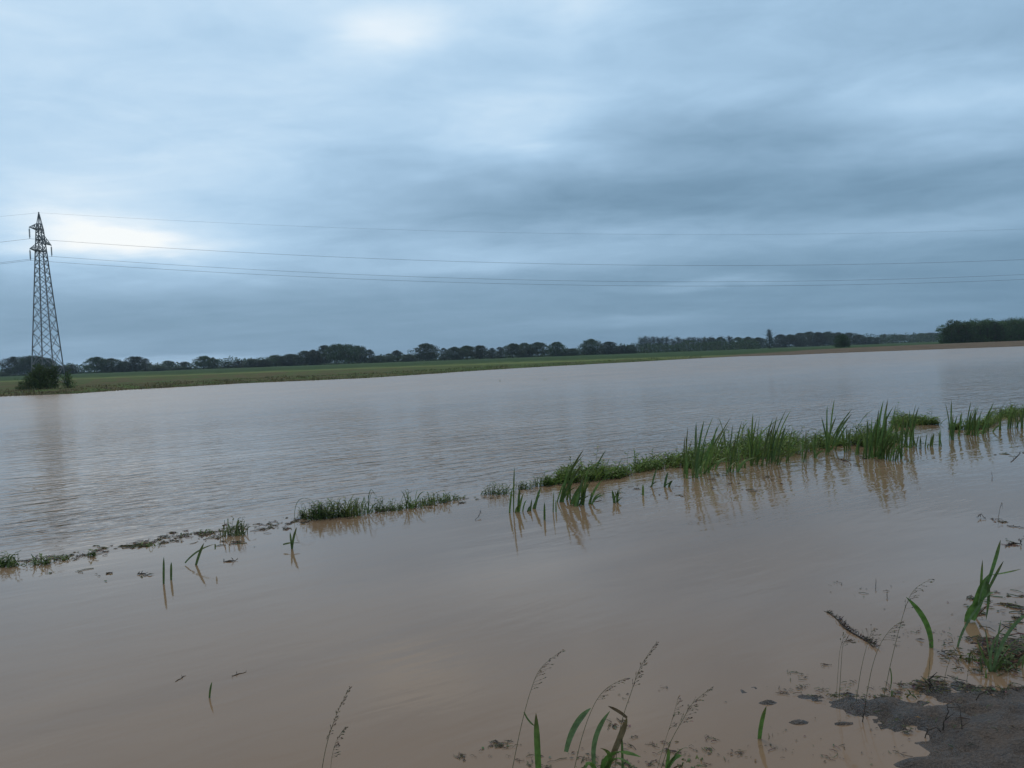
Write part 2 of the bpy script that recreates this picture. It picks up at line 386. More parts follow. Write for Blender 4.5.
c = g.mix(g.sstep(g.noise(pos, 2.2, 4, 0.6), 0.48, 0.66, 0.0, 0.75), c, (0.088, 0.064, 0.046))   # washed-in silt
g.l.new(c, p.inputs['Base Color'])
wet = g.sstep(g.sep(pos)[2], 0.004, 0.035, 0.0, 1.0)   # soaked close to the water
g.l.new(g.mul(g.sstep(nA, 0.38, 0.62, 0.30, 0.66), g.add(0.35, g.mul(wet, 0.65))), p.inputs['Roughness']); p.inputs['Specular IOR Level'].default_value = 0.45
bn = g.new('ShaderNodeBump'); bn.inputs['Distance'].default_value = 0.028; bn.inputs['Strength'].default_value = 1.0
g.l.new(g.add(nB, g.mul(g.mul(peb, sel), 0.5)), bn.inputs['Height']); g.l.new(bn.outputs[0], p.inputs['Normal'])
struct(b.build('mud_bank', m_), 'grey gravelly mud bank at the near right edge of the water', 'mud')
def mud_z(x, y):
    d = sdf(np.array([[x, y]]))[0]
    return max(0.0, 0.075 * math.tanh(d * 3.2)) if d > 0 else 0.0

# ------------------------------------------------------------------ haze
b = MB(); b.box((0, 0, 12.8), 6500, 6500, 28.8)
m_, g, p, o = mat('thin_moist_air'); g.n.remove(p)
vol = g.new('ShaderNodeVolumePrincipled'); vol.inputs['Color'].default_value = (0.62, 0.80, 0.98, 1); vol.inputs['Density'].default_value = 0.00018
g.l.new(vol.outputs[0], o.inputs['Volume'])
tag(b.build('haze', m_, smooth=False), 'thin bluish haze over the flooded plain', 'haze', kind='stuff')

# ------------------------------------------------------------------ pylon
AX = Vector((-65.34, 108.0, 0.25)); LA = rad(5.0)
lu = Vector((math.cos(LA), math.sin(LA), 0)); lv = Vector((math.sin(LA), -math.cos(LA), 0))   # along the line; across it, towards us
TOP = 23.95
def half(z): return 0.5 * float(np.interp(z, [0, 18.75, 21.85, 23.9], [3.15, 1.02, 0.66, 0.08]))
def corner(k, z):
    su, sv = ((-1, 1), (1, 1), (1, -1), (-1, -1))[k]; h_ = half(z)
    return Vector((0, 0, z)) + lu * su * h_ + lv * sv * h_
pyl = empty('pylon', AX)
tag(pyl, 'tall grey steel lattice pylon rising from bushes at the left edge of the flood', 'pylon')
for k in range(4):
    b = MB(); b.bar(corner(k, -0.3), corner(k, 18.75), 0.115); b.bar(corner(k, 18.75), corner(k, 21.85), 0.10); b.build('leg', STEEL, pyl, smooth=False)
    b = MB(); q = corner(k, 0); b.box((q.x, q.y, -0.1), 0.6, 0.6, 0.5); b.build('footing', CONC, pyl, smooth=False)
zs = [0.0]
while zs[-1] < 17.9: zs.append(zs[-1] + max(0.85, half(zs[-1]) * 1.7))
zs[-1] = 18.75; zs += [19.55, 20.35, 21.1, 21.85]
b = MB()
for i in range(len(zs) - 1):
    for k in range(4):
        k2 = (k + 1) % 4
        b.bar(corner(k, zs[i]), corner(k2, zs[i + 1]), 0.064); b.bar(corner(k2, zs[i]), corner(k, zs[i + 1]), 0.064)
for z in (18.75, 20.35, 21.85):
    for k in range(4): b.bar(corner(k, z), corner((k + 1) % 4, z), 0.09)
b.build('lattice_bracing', STEEL, pyl, smooth=False)
b = MB()
for k in range(4): b.bar(corner(k, 21.85), corner(k, TOP), 0.085)
for k in range(4):
    b.bar(corner(k, 21.85), corner((k + 1) % 4, 22.7), 0.045); b.bar(corner((k + 1) % 4, 21.85), corner(k, 22.7), 0.045)
b.bar((0, 0, TOP - .2), (0, 0, TOP + .25), 0.12)
b.build('peak', STEEL, pyl, smooth=False)
ATT = []
for sgn, z, a in ((1, 21.65, 2.75), (-1, 20.0, 2.95), (1, 18.7, 2.9)):
    tip = lv * (sgn * a) + Vector((0, 0, z))
    b = MB()
    for su in (-1, 1):
        h_ = half(z); r0 = Vector((0, 0, z)) + lu * su * h_ + lv * sgn * h_; r1 = Vector((0, 0, z + .95)) + lu * su * half(z + .95) + lv * sgn * half(z + .95)
        b.bar(r0, tip, 0.085); b.bar(r1, tip, 0.075)
        for t in (0.3, 0.6): b.bar(r0.lerp(tip, t), r1.lerp(tip, t), 0.05)
        b.bar(r0.lerp(tip, .3), r1.lerp(tip, .6), 0.045); b.bar(r0, r1.lerp(tip, .3), 0.045)
    for t in (0.0, 0.35, 0.65): b.bar((Vector((0, 0, z)) + lu * half(z) + lv * sgn * half(z)).lerp(tip, t), (Vector((0, 0, z)) - lu * half(z) + lv * sgn * half(z)).lerp(tip, t), 0.05)
    arm = b.build('crossarm', STEEL, pyl, smooth=False)
    b = MB(); b.tube([tip, tip - Vector((0, 0, .25))], 0.03)
    for i in range(9):
        zz = tip.z - .25 - i * .13
        b.tube([Vector((tip.x, tip.y, zz)), Vector((tip.x, tip.y, zz - .05)), Vector((tip.x, tip.y, zz - .12))], [0.045, 0.125, 0.045], n=8)
    b.tube([tip - Vector((0, 0, 1.42)), tip - Vector((0, 0, 1.6))], 0.05)
    b.build('insulator', GLASS, arm)
    ATT.append(AX + tip - Vector((0, 0, 1.6)))
ATT.insert(0, AX + Vector((0, 0, TOP + .15)))
WL = ['thin topmost earth wire running from the peak of the pylon', 'highest of the three conductor wires under the earth wire',
      'middle conductor wire, from the right-hand arm of the pylon', 'lowest conductor wire, from the lower left arm of the pylon']
for i, (A, r_, sag) in enumerate(zip(ATT, (0.009, 0.017, 0.017, 0.017), (5.6, 6.6, 6.8, 6.7))):
    b = MB(); ptsw = []
    for k in range(-40, 41):
        t = abs(k) / 40; ptsw.append(A + lu * (260 * k / 40) - Vector((0, 0, 4 * sag * t * (1 - t))))
    b.tube(ptsw, r_, n=5)
    tag(b.build('power_line', WIRE, origin=A), WL[i], 'power line', 'wires strung from the pylon')

# ------------------------------------------------------------------ trees
def rv(): 
    while True:
        v_ = Vector((random.uniform(-1, 1), random.uniform(-1, 1), random.uniform(-1, 1)))
        if 0.05 < v_.length < 1: return v_
def green(base=(0.035, 0.062, 0.022), var=0.35):
    k = random.uniform(1 - var, 1 + var); w = random.uniform(-.12, .12)
    return (base[0] * k * (1 + w), base[1] * k, base[2] * k * (1 - w))
def crown_mesh(blobs, per, leaf, base):
    """leaf clumps through a set of ellipsoids (unit tree: height 1)"""
    b_ = MB()
    for (cx, cy, cz, rx, ry, rz) in blobs:
        n_ = max(3, int(per * (rx * ry * rz) ** (1 / 3) * 6))
        for _ in range(n_):
            v_ = rv(); v_ = v_.normalized() * (v_.length ** 0.45) * random.uniform(.72, 1.08)
            c0 = Vector((cx + v_.x * rx, cy + v_.y * ry, cz + v_.z * rz)); tint = green(base, .4)
            for _ in range(10):
                q = c0 + rv() * leaf * 2.2; d_ = rv(); s_ = rv().cross(d_)
                if s_.length < .01: continue
                b_.leaf(q, d_, s_, leaf * random.uniform(.7, 1.4), leaf * random.uniform(.6, 1.0), tint)
    return b_
def trunk_mesh(h0, r0, limbs):
    b_ = MB(); b_.tube([(0, 0, -.03), (0.005, 0, h0 * .5), (0.0, 0.004, h0)], [r0, r0 * .75, r0 * .5], n=6)
    for (a, L, up) in limbs:
        s0 = Vector((0, 0, h0 * random.uniform(.55, .95)))
        e = s0 + Vector((math.cos(a) * L, math.sin(a) * L, up))
        b_.tube([s0, s0.lerp(e, .5) + Vector((0, 0, -.01)), e], [r0 * .45, r0 * .3, r0 * .12], n=4)
    return b_
PROTO = {}
def proto(kind, k, blobs, per, leaf, base, h0, r0, nl=6):
    tm = trunk_mesh(h0, r0, [(i * 6.28 / nl + random.random(), random.uniform(.12, .3), random.uniform(.12, .3)) for i in range(nl)])
    me_c = crown_mesh(blobs, per, leaf, base)
    PROTO[(kind, k)] = (tm, me_c)
rnd = random.uniform
BL = (0.034, 0.066, 0.027)
def lobes(n, r, z0, z1, s0, s1, flat=.8):
    o = []
    for i in range(n):
        a = i * 2.4 + rnd(-.5, .5); z = z0 + (z1 - z0) * rnd(0, 1); rr = r * rnd(.3, 1) * math.sqrt(max(.04, 1 - ((z - .42) / .52) ** 2)); s_ = rnd(s0, s1)
        o.append((rr * math.cos(a), rr * math.sin(a), z, s_, s_, s_ * flat))
    return o
def egg(k, n_, leaf, base, R0, z0, zm, knob, gaps, h0, r0):
    """leaf clumps through a domed crown; noise makes the outline knobbly and opens gaps"""
    tm = trunk_mesh(h0, r0, [(i * 1.05 + random.random(), rnd(.1, .25), rnd(.12, .3)) for i in range(6)]); b_ = MB(); o_ = Vector((k * 17.3, k * 5.1, 0)); c_ = 0
    while c_ < n_:
        z = rnd(z0, 1); a = rnd(0, 6.283)
        prof = math.sqrt(max(0, 1 - ((z - zm) / (1 - zm)) ** 2)) if z > zm else math.sqrt(max(.12, 1 - ((zm - z) / (zm - z0 + .12)) ** 2))
        nb = noise.noise(Vector((math.cos(a) * 1.7, math.sin(a) * 1.7, z * 3.6)) + o_)
        rr = R0 * prof * (1 + knob * nb) * random.random() ** .52; p_ = Vector((rr * math.cos(a), rr * math.sin(a), z))
        if noise.noise(p_ * 7 + o_ * 2) < gaps: continue
        c_ += 1; tint = green(base, .4)
        for _ in range(9):
            q = p_ + rv() * leaf * 2.0; d_ = rv(); s_ = rv().cross(d_)
            if s_.length > .01: b_.leaf(q, d_, s_, leaf * rnd(.7, 1.4), leaf * rnd(.6, 1.0), tint)
    return tm, b_
for k in range(6): PROTO[('broad', k)] = egg(k, 800, .033, BL, .42, .14 if k < 4 else .26, .52, .85, -.16, .5, .02)
for k in range(4): PROTO[('round', k)] = egg(10 + k, 860, .033, (0.030, 0.060, 0.026), .40, .03, .45, .35, -.30, .4, .02)
for k in range(4): PROTO[('slender', k)] = egg(20 + k, 420, .028, (0.040, 0.072, 0.034), .24, .08, .45, .7, -.12, .8, .014)
for k in range(3):     # lombardy poplar
    bl = [(rnd(-.015, .015), rnd(-.015, .015), .12 + .78 * i / 8, .11 * (1.05 - abs(i / 8 - .4)), .11 * (1.05 - abs(i / 8 - .4)), .09) for i in range(9)]
    proto('poplar', k, bl, 40, .024, (0.027, 0.052, 0.024), .85, .013)
for k in range(4):     # plantation poplar: tall crown from near the ground
    bl = [(rnd(-.10, .10), rnd(-.10, .10), .12 + .74 * i / 8, rnd(.14, .22) * (1.15 - .45 * i / 8), rnd(.14, .22), .12) for i in range(9)]
    proto('plantation', k, bl, 25, .034, (0.040, 0.082, 0.026), .8, .014)
bl = [(0, 0, .10 + .8 * i / 9, .20 * (1 - i / 10.5), .20 * (1 - i / 10.5), .07) for i in range(10)]
proto('conifer', 0, bl, 46, .024, (0.018, 0.038, 0.022), .9, .016)
MESHES = {}
def plant_tree(kind, name, px, w, top, depth, label, group=None, zb=0.55, cat='tree'):
    keys = [q for q in PROTO if q[0] == kind]; key = random.choice(keys)
    if key not in MESHES:
        tm, cm = PROTO[key]
        t_ = tm.build('trunk', BARK); c_ = cm.build('crown', CROWN); MESHES[key] = (t_.data, c_.data, cm)
        COL.objects.unlink(t_); COL.objects.unlink(c_); bpy.data.objects.remove(t_); bpy.data.objects.remove(c_)
    me_t, me_c, cm = MESHES[key]
    base = at(px, hz(px), depth); base.z = zb
    ztop = at(px, top, depth).z; H = ztop - zb
    vs_ = np.array(cm.v); zmx = np.percentile(vs_[:, 2], 99.3); wx = np.percentile(np.hypot(vs_[:, 0], vs_[:, 1]), 95) * 2
    Wm = w / FPX * depth
    e = empty(name, base); e.rotation_euler.z = rnd(0, 6.28); s_ = H / zmx; e.scale = (Wm / wx, Wm / wx, s_)
    t_ = bpy.data.objects.new('trunk', me_t); COL.objects.link(t_); t_.parent = e
    c_ = bpy.data.objects.new('crown', me_c); COL.objects.link(c_); c_.parent = e
    tag(e, label, cat, group)
    return e
CLUSTERS = [
 ('tree', 'the low trees behind the pylon', 450, [('broad', 15, 24, 357.5), ('broad', 33, 28, 356.5), ('round', 47, 18, 359), ('round', 3, 8, 373), ('round', 60, 20, 366), ('slender', 72, 12, 365)]),
 ('tree', 'the small wood right of the pylon', 430, [('broad', 97, 20, 357.5), ('round', 112, 22, 359), ('round', 125, 14, 362), ('broad', 136, 20, 357), ('slender', 146, 10, 359), ('round', 158, 16, 366)]),
 ('tree', 'the ragged stretch left of the rising group', 450, [('slender', 168, 13, 361), ('slender', 185, 10, 362), ('round', 178, 14, 367), ('broad', 204, 15, 356.5), ('broad', 213, 12, 358), ('slender', 228, 14, 362), ('slender', 240, 14, 361), ('round', 253, 18, 359.5)]),
 ('tree', 'the rising group left of the tallest clump', 440, [('round', 264, 14, 360), ('broad', 276, 18, 355.5), ('round', 291, 20, 354.5), ('broad', 305, 18, 351.5), ('round', 314, 14, 350.5)]),
 ('tree', 'the tallest clump of the left half', 430, [('broad', 325, 19, 346), ('broad', 337, 20, 344.8), ('broad', 349, 20, 345), ('broad', 360, 17, 346.5), ('slender', 370, 10, 350)]),
 ('tree', 'the low stretch right of the tallest clump', 450, [('round', 379, 16, 356), ('slender', 389, 12, 354), ('broad', 397, 11, 350.8), ('round', 408, 16, 355)]),
 ('tree', 'the dense block left of the centre', 440, [('broad', 426, 26, 344.2), ('slender', 444, 9, 348.5), ('round', 455, 17, 347.5), ('broad', 467, 18, 346.2), ('broad', 480, 19, 346)]),
 ('tree', 'the gapped trees around the centre', 440, [('slender', 492, 9, 348.5), ('slender', 500, 9, 347.5), ('broad', 513, 19, 344), ('round', 525, 16, 343.5), ('broad', 538, 20, 342.8), ('round', 557, 17, 342.5), ('round', 572, 14, 349)]),
 ('tree', 'the domed trees left of the poplars', 450, [('round', 591, 20, 339.8), ('round', 609, 17, 342.2), ('round', 622, 14, 346), ('round', 631, 12, 345.5)]),
 ('poplar_tree', 'the tight row right of centre', 520, [('poplar', 641 + i * 4.3, 6.5, 336.6 + rnd(0, 1.6)) for i in range(7)]),
 ('poplar_tree', 'the looser row after the tight row', 520, [('poplar', 673 + i * 5.2, 7.5, 337.2 + rnd(0, 2.0)) for i in range(7)]),
 ('tree', 'the mixed trees left of the spire', 520, [('broad', 711, 13, 338), ('round', 721, 12, 337.5), ('poplar', 730, 8, 336.6), ('broad', 738, 13, 337.8), ('round', 748, 14, 337.5), ('round', 758, 13, 338)]),
 ('tree', 'the even wood right of the spire', 600, [('round', 781, 15, 335), ('broad', 790, 15, 335), ('round', 800, 14, 333.5), ('broad', 809, 15, 332.3), ('round', 818, 14, 332.8), ('broad', 828, 15, 332.2), ('round', 838, 15, 333), ('broad', 849, 15, 333.2), ('round', 859, 13, 335), ('round', 870, 14, 337.2), ('slender', 878, 8, 337.5)]),
 ('tree', 'the hazy far trees left of the plantation', 900, [('broad', 884, 8, 334.5), ('round', 893, 11, 335), ('broad', 902, 11, 335), ('round', 913, 10, 335), ('broad', 921, 11, 333.5), ('round', 930, 12, 333.2), ('broad', 938, 10, 333.4)]),
]
ADJ = {'broad': 'broad spreading tree', 'round': 'full rounded tree', 'slender': 'thin open tree', 'poplar': 'narrow upright poplar'}
for name, desc, depth, lst in CLUSTERS:
    lst = sorted(lst, key=lambda q: q[1])
    for i, (kind, px, w, top) in enumerate(lst):
        plant_tree(kind, name, px, w * 1.15, top - .3, depth + rnd(-14, 14), f'{ADJ[kind]}, {ordinal(i, len(lst))} in {desc}', 'trees along the far edge of the fields')
plant_tree('conifer', 'conifer_tree', 769.5, 10, 329.8, 430, 'dark pointed conifer standing up as a spire from the far tree line', cat='tree')
plant_tree('round', 'tree', 841.5, 16, 334.6, 235, 'small dark round tree standing alone in front of the far wood', zb=0.45)
for r_ in range(3):
    for i in range(15):
        px = 944 + i * 7.4 + r_ * 3 + rnd(-1.2, 1.2)
        plant_tree('plantation', 'poplar_tree', px, 15, 322.3 - min(2.6, (px - 940) * .05) + rnd(-1.6, 2.4) + (2.5 if i == 0 else 0), 255 + r_ * 9 + rnd(-2, 2),
                   'dark green tree packed into the dense plantation at the right edge', 'trees of the dense plantation', zb=0.35)
# undergrowth that ties the tree line together
b = MB()
for px in np.arange(-20, 945, 0.8):
    depth = 462 if px < 760 else 610
    hpx = 7.5 + 3.0 * noise.noise(Vector((px * .05, 0, 0))) + 2.2 * noise.noise(Vector((px * .25, 3, 0)))
    if 45 < px < 95: hpx += 2
    if 215 < px < 320: hpx += 2.5
    if px > 600: hpx += 2.0
    for _ in range(34):
        q = at(px + rnd(-.7, .7), hz(px), depth + rnd(-8, 8)); q.z = 0.4 + rnd(0, 1) ** 1.3 * max(2, hpx) / FPX * depth
        b.leaf(q, rv(), rv(), rnd(.5, 1.0), rnd(.4, .8), green(BL, .4))
tag(b.build('undergrowth', CROWN), 'dark scrubby undergrowth along the foot of the far tree line', 'undergrowth', kind='stuff')

# bushes at the pylon
def bush(name, lo, blobs, label, dens=900, leaf=.14, base=(0.085, 0.142, 0.046)):
    e = empty(name, lo); b_ = MB(); s_ = MB()
    for (cx, cy, cz, rx, ry, rz) in [tuple(v_ * .74 for v_ in q_) for q_ in blobs]:
        for _ in range(int(dens * rx * rz / 3)):
            v_ = rv(); v_ = v_.normalized() * (v_.length ** .5) * rnd(.75, 1.1); c0 = Vector((cx + v_.x * rx, cy + v_.y * ry, max(.02, cz + v_.z * rz))) + rv() * .30; tint = green(base, .45)
            for _ in range(5): b_.leaf(c0 + rv() * leaf * 1.6, rv() + Vector((0, 0, .4)), rv(), leaf * rnd(.7, 1.5), leaf * rnd(.4, .8), tint)
        s_.tube([(cx * .6, cy * .6, -.2), (cx, cy, cz + rz * .5)], [.05, .02], n=5)
    b_.build('foliage', CROWN, e); s_.build('stem', BARK, e); tag(e, label, 'bush'); return e
q = at(40, 390, 75.5); q.z = 0.15
bush('bush', q, [(-1.9, 0, .7, .9, 1, .9), (-.9, .3, 1.3, 1.1, 1.1, 1.3), (.2, -.2, 1.6, 1.2, 1.2, 1.6), (1.2, .1, 1.4, 1.0, 1, 1.4), (1.9, .2, 1.9, .55, .6, 1.6), (-.2, .2, 2.6, .7, .7, .9)], 'large dark green bush growing around the foot of the pylon')
q = at(67.5, 389, 77); q.z = 0.15
bush('bush', q, [(0, 0, .9, .35, .4, 1.4), (.5, 0, .4, .45, .4, .5), (.1, .1, 2.0, .2, .2, 1.0)], 'slim dark bush just right of the pylon foot')

# rough grass along the far waterline
b = MB()
for i in range(8000):
    th = rnd(-rad(36), rad(14)); d = 12 * random.random() ** 1.6; r_ = shore_r(th) + d - .1; x, y = r_ * math.sin(th), r_ * math.cos(th)
    z, c = ground_at(x, y)
    hgt = rnd(.08, .26) * (1.3 if noise.noise(Vector((x * .3, y * .3, 9))) > .1 else .6); a = rnd(0, 6.28)
    p0 = Vector((x, y, z - .03)); d_ = Vector((rnd(-.3, .5), rnd(-.3, .3), 1)).normalized()
    k = rnd(.7, 1.4); c = mixc((0.125, 0.105, 0.055), (0.085, 0.115, 0.042), random.random() * .7 + (x + 30) / 60)
    b.ribbon([p0, p0 + d_ * hgt * .6, p0 + d_ * hgt + Vector((rnd(-.1, .15), 0, -.02))], [.09, .07, .01], Vector((math.cos(a), math.sin(a), 0)), tuple(v_ * k for v_ in c))
tag(b.build('shore_grass', LEAF), 'rough olive grass along the far waterline', 'grass', kind='stuff')

# ------------------------------------------------------------------ plants in the water
GB = (0.094, 0.158, 0.040)
def bez(p0, p1, p2, n_): return [p0.lerp(p1, t).lerp(p1.lerp(p2, t), t) for t in [i / (n_ - 1) for i in range(n_)]]
def lance(n_, w, base=.7):   # leaf width along its length
    return [w * (base + (1 - base) * min(1, t / .35)) * (1 - max(0, (t - .62) / .38) ** 2.2) + .0015 for t in [i / (n_ - 1) for i in range(n_)]]
def blade(b_, p0, p2, w, bend=.12, col=None, n_=9, bow=None, twist=.5, tip=None):
    L = (p2 - p0).length
    if bow is None:
        bow = Vector((0, 0, L * bend)) + Vector((-(p2 - p0).x * .25, -(p2 - p0).y * .25, 0))
    p1 = p0.lerp(p2, .5) + bow; a = rnd(-.6, .6)
    b_.ribbon(bez(p0, p1, p2, n_), lance(n_, w), Vector((math.cos(a), math.sin(a), 0)), col or green(GB, .3), twist=twist * rnd(-1, 1), tipcol=tip)
TIPB = (0.10, 0.085, 0.035)
def cattail(bx, by, tx, ty, nleaf, label, group, w=.029, head=False, spread=.22):
    """upright strap leaves out of one base, the tallest reaching (tx, ty)"""
    p0 = onz(bx, by); tip = at(tx, ty, p0.y + rnd(-.05, .05)); H = tip.z
    e = empty('cattail', p0); tl = tip - p0
    for i in range(nleaf):
        b_ = MB(); k = 1 if i == 0 else rnd(.45, .95)
        bent = i > 0 and random.random() < .22
        lean = Vector((tl.x * rnd(.7, 1.15) + (0 if i == 0 else rnd(-spread, spread) * H), rnd(-spread, spread) * H if i else 0, 0))
        end = tl.copy() if i == 0 else lean * k + Vector((0, 0, H * k))
        o0 = Vector((rnd(-.06, .06), rnd(-.05, .05), -.06)) if i else Vector((0, 0, -.06))
        if bent: end = Vector((end.x + rnd(.1, .35) * H, end.y + rnd(-.2, .2) * H, end.z * rnd(.35, .6)))
        blade(b_, o0, end, w * rnd(.55, 1.15), .35 if bent else rnd(.02, .09), green(GB, .4), 9, tip=TIPB if random.random() < .35 else None)
        b_.build('leaf', LEAF, e)
    if head:
        b_ = MB(); top = tl * .96; b_.tube([Vector((0, 0, -.05)), tl * .5, top], [.005, .004, .003], GB, 5); b_.build('stalk', LEAF, e)
    tag(e, label, 'reed', group); return e
def row(desc, adj, group, lst, **kw):
    lst = sorted(lst, key=lambda q: q[0])
    for i, q in enumerate(lst):
        lean = q[2] - q[0]; a_ = 'leaning' if lean > 9 else 'upright'
        cattail(*q[:4], q[4] if len(q) > 4 else 4, f'{a_} {adj}, {ordinal(i, len(lst))} in {desc}', group, **kw)
GR = 'reeds along the flooded dike'
row('the loose first clump of the dike', 'green reed', GR,
    [(513.5, 512, 514.5, 467, 3), (518, 512, 520, 487, 3), (530, 511, 532, 499, 2), (534, 509, 541, 487, 2), (544.5, 520, 544.5, 502, 1), (553, 512, 554, 490, 2),
     (559, 502, 584, 449, 5), (566, 500, 577, 466, 4)])
row('the short clump before the low weeds', 'green reed', GR,
    [(572, 504, 586, 478, 4), (577, 506, 584, 474, 4), (582, 505, 588, 470, 5), (588, 504, 602, 480, 4), (593, 478, 606, 450, 2), (612, 502, 622, 487, 4), (615, 503, 612, 490, 2), (643, 495, 643, 484, 1), (651, 487, 658, 466, 2), (664, 487, 668, 472, 3)])
row('the left third of the thicket', 'dark reed', GR,
    [(685, 474, 688, 426, 4), (684, 478, 684.5, 437, 3), (693, 478, 699, 433, 4), (697, 477, 713.5, 416, 5), (703, 474, 720, 423, 4), (707, 473, 731, 417, 5), (712, 470, 728, 425, 3)])
row('the middle of the thicket', 'dark reed', GR,
    [(728, 474, 733, 424, 4), (733, 472, 742, 421, 4), (738, 472, 740, 440, 3), (744, 468, 748, 436, 3), (751, 466, 753, 413, 5), (755, 465, 760, 414, 5), (757, 465, 762, 428, 3), (762, 466, 773, 418, 4)])
row('the right third of the thicket', 'dark reed', GR,
    [(768, 464, 786, 410, 5), (771, 462, 791.5, 409, 4), (777, 465, 786, 425, 4), (786, 463, 793, 428, 3), (806, 462, 806, 430, 3), (814, 458, 816, 432, 3)])
row('the open clump right of the thicket', 'tall reed', GR,
    [(826, 455, 827.5, 405, 4), (829, 452, 834.5, 399, 4), (831, 450, 852, 409, 5), (845, 452, 843, 424, 4), (848, 451, 851, 427, 3), (857, 455, 861, 431, 3)])
row('the dense upright stand', 'bright reed', GR,
    [(866.5, 459, 868, 420, 5), (871, 458, 872, 417, 6), (875, 457, 883.5, 400, 6), (880, 459, 888, 399, 6), (884, 458, 887, 418, 5), (888, 459, 896, 405, 6), (893, 461, 898, 418, 5), (898, 459, 904, 413, 5)])
row('the short stand right of the dense one', 'green reed', GR,
    [(905, 447, 908, 418, 4), (909, 448, 916, 404, 5), (913, 446, 914, 424, 5), (919, 448, 921, 434, 3), (925, 447, 927, 434, 3), (932, 446, 934, 433, 3), (940, 446, 941, 428, 3)])
row('the scattered clump near the right edge', 'green reed', GR,
    [(951, 440, 951.5, 400, 6), (959, 436, 962, 412, 4), (966, 435, 971, 402, 6), (972, 435, 979, 405, 6), (977, 436, 981, 412, 5), (983, 434, 994, 402, 5), (988, 432, 992, 413, 4)])
row('the last clump at the right edge', 'green reed', GR,
    [(1000, 430, 1002, 410, 4), (1008, 429, 1013, 404, 5), (1015, 428, 1017, 402, 6), (1021, 428, 1025, 405, 5), (1030, 428, 1033, 404, 5)])

# low weeds on the dike: one mass of ground cover
def weed_band(b_, pts_, n_):
    """pts_: (px, base_y, top_y, half depth in metres)"""
    X_ = [q[0] for q in pts_]
    for _ in range(n_):
        px = rnd(X_[0], X_[-1]); by = np.interp(px, X_, [q[1] for q in pts_]); ty = np.interp(px, X_, [q[2] for q in pts_]); hd = np.interp(px, X_, [q[3] for q in pts_])
        if noise.noise(Vector((px * .08, 5, 0))) < -.16 and random.random() < .8: continue
        p0 = onz(px, by); u = rnd(0, 1)
        H = (by - ty) / FPX * p0.y * rnd(.25, 1.1) * (.78 + .75 * noise.noise(Vector((px * .16, 1, 0))))
        p0 = p0 + Vector((rnd(-.05, .05), u * hd * 2, -.02)); a = rnd(0, 6.28)
        if random.random() < .06: H *= rnd(1.3, 1.9)
        if random.random() < .62:   # curved grass blade
            d_ = Vector((math.cos(a) * .55 + .25, math.sin(a) * .5, 0)) * H; t = p0 + d_ + Vector((0, 0, H * rnd(.6, 1)))
            blade(b_, p0, t, rnd(.007, .014), .22, green((0.128, 0.200, 0.046), .5), 6)
        else:                        # leafy stem
            top = p0 + Vector((rnd(-.12, .18) * H, rnd(-.15, .15) * H, H * .92))
            b_.tube([p0, top], [.003, .002], (0.05, 0.07, 0.03), 3, False)
            for k in range(7):
                s0 = p0.lerp(top, .25 + .75 * k / 6); aa = a + k * 2.4
                b_.leaf(s0, Vector((math.cos(aa), math.sin(aa), rnd(.1, .9))), Vector((-math.sin(aa), math.cos(aa), 0)), rnd(.05, .10), rnd(.018, .034), green((0.122, 0.200, 0.046), .5))
b = MB()
weed_band(b, [(546, 486, 478, .06), (560, 484, 468, .20), (575, 483, 464, .35), (600, 481, 462, .4), (622, 478, 463, .3)], 760)
weed_band(b, [(618, 478, 466, .15), (638, 473, 457, .25), (660, 470, 454, .35), (684, 469, 452, .5), (705, 468, 450, .4)], 600)
weed_band(b, [(690, 470, 448, .5), (720, 464, 443, .6), (745, 461, 437, .7), (770, 459, 433, .8), (795, 456, 434, .8), (820, 450, 432, .7), (832, 448, 428, .4)], 1350)
weed_band(b, [(832, 446, 432, .3), (850, 446, 434, .3), (866, 446, 432, .3)], 260)
weed_band(b, [(866, 448, 424, .4), (885, 446, 420, .5), (905, 442, 424, .4)], 420)
weed_band(b, [(905, 428, 416, .3), (918, 426, 411, .6), (930, 425, 412, .6), (943, 425, 417, .3)], 900)
weed_band(b, [(955, 430, 420, .1), (975, 430, 416, .2), (990, 427, 416, .1), (1003, 420, 409, .3), (1015, 418, 406, .4), (1040, 414, 403, .5)], 800)
tag(b.build('low_weeds', LEAF), 'dense low green weeds and grass matted along the flooded dike', 'weeds', kind='stuff')

# separate tufts along the dike on the left
def tuft(px, by, wpx, ty, n_, label, arch=.35, weed=.3, col=(0.098, 0.158, 0.042)):
    p0 = onz(px, by); H = (by - ty) / FPX * p0.y; Wm = wpx / FPX * p0.y; e = empty('grass_tuft', p0); b_ = MB()
    for _ in range(n_):
        o0 = Vector((max(-.6, min(.6, random.gauss(0, .3))) * Wm, max(-.5, min(.5, random.gauss(0, .25))) * Wm * .7, -.03)); h_ = H * rnd(.25, 1.15)
        if random.random() < weed:
            top = o0 + Vector((rnd(-.2, .2) * h_, rnd(-.2, .2) * h_, h_ * .9)); b_.tube([o0, top], [.0025, .0015], (0.05, 0.07, 0.03), 3, False)
            for k in range(5):
                aa = rnd(0, 6.28); b_.leaf(o0.lerp(top, .35 + .65 * k / 4), Vector((math.cos(aa), math.sin(aa), rnd(0, .8))), Vector((-math.sin(aa), math.cos(aa), 0)), rnd(.03, .06), rnd(.012, .022), green(col, .4))
        else:
            a = rnd(0, 6.28); sp = rnd(.2, 1) * Wm * .5; end = o0 + Vector((math.cos(a) * sp + .12 * h_, math.sin(a) * sp * .7, h_ * rnd(.35, 1)))
            blade(b_, o0, end, rnd(.004, .011), arch * rnd(.3, 2.2), green(col, .4), 8)
    b_.build('blade', LEAF, e); tag(e, label, 'grass', 'grass tufts along the flooded dike'); return e
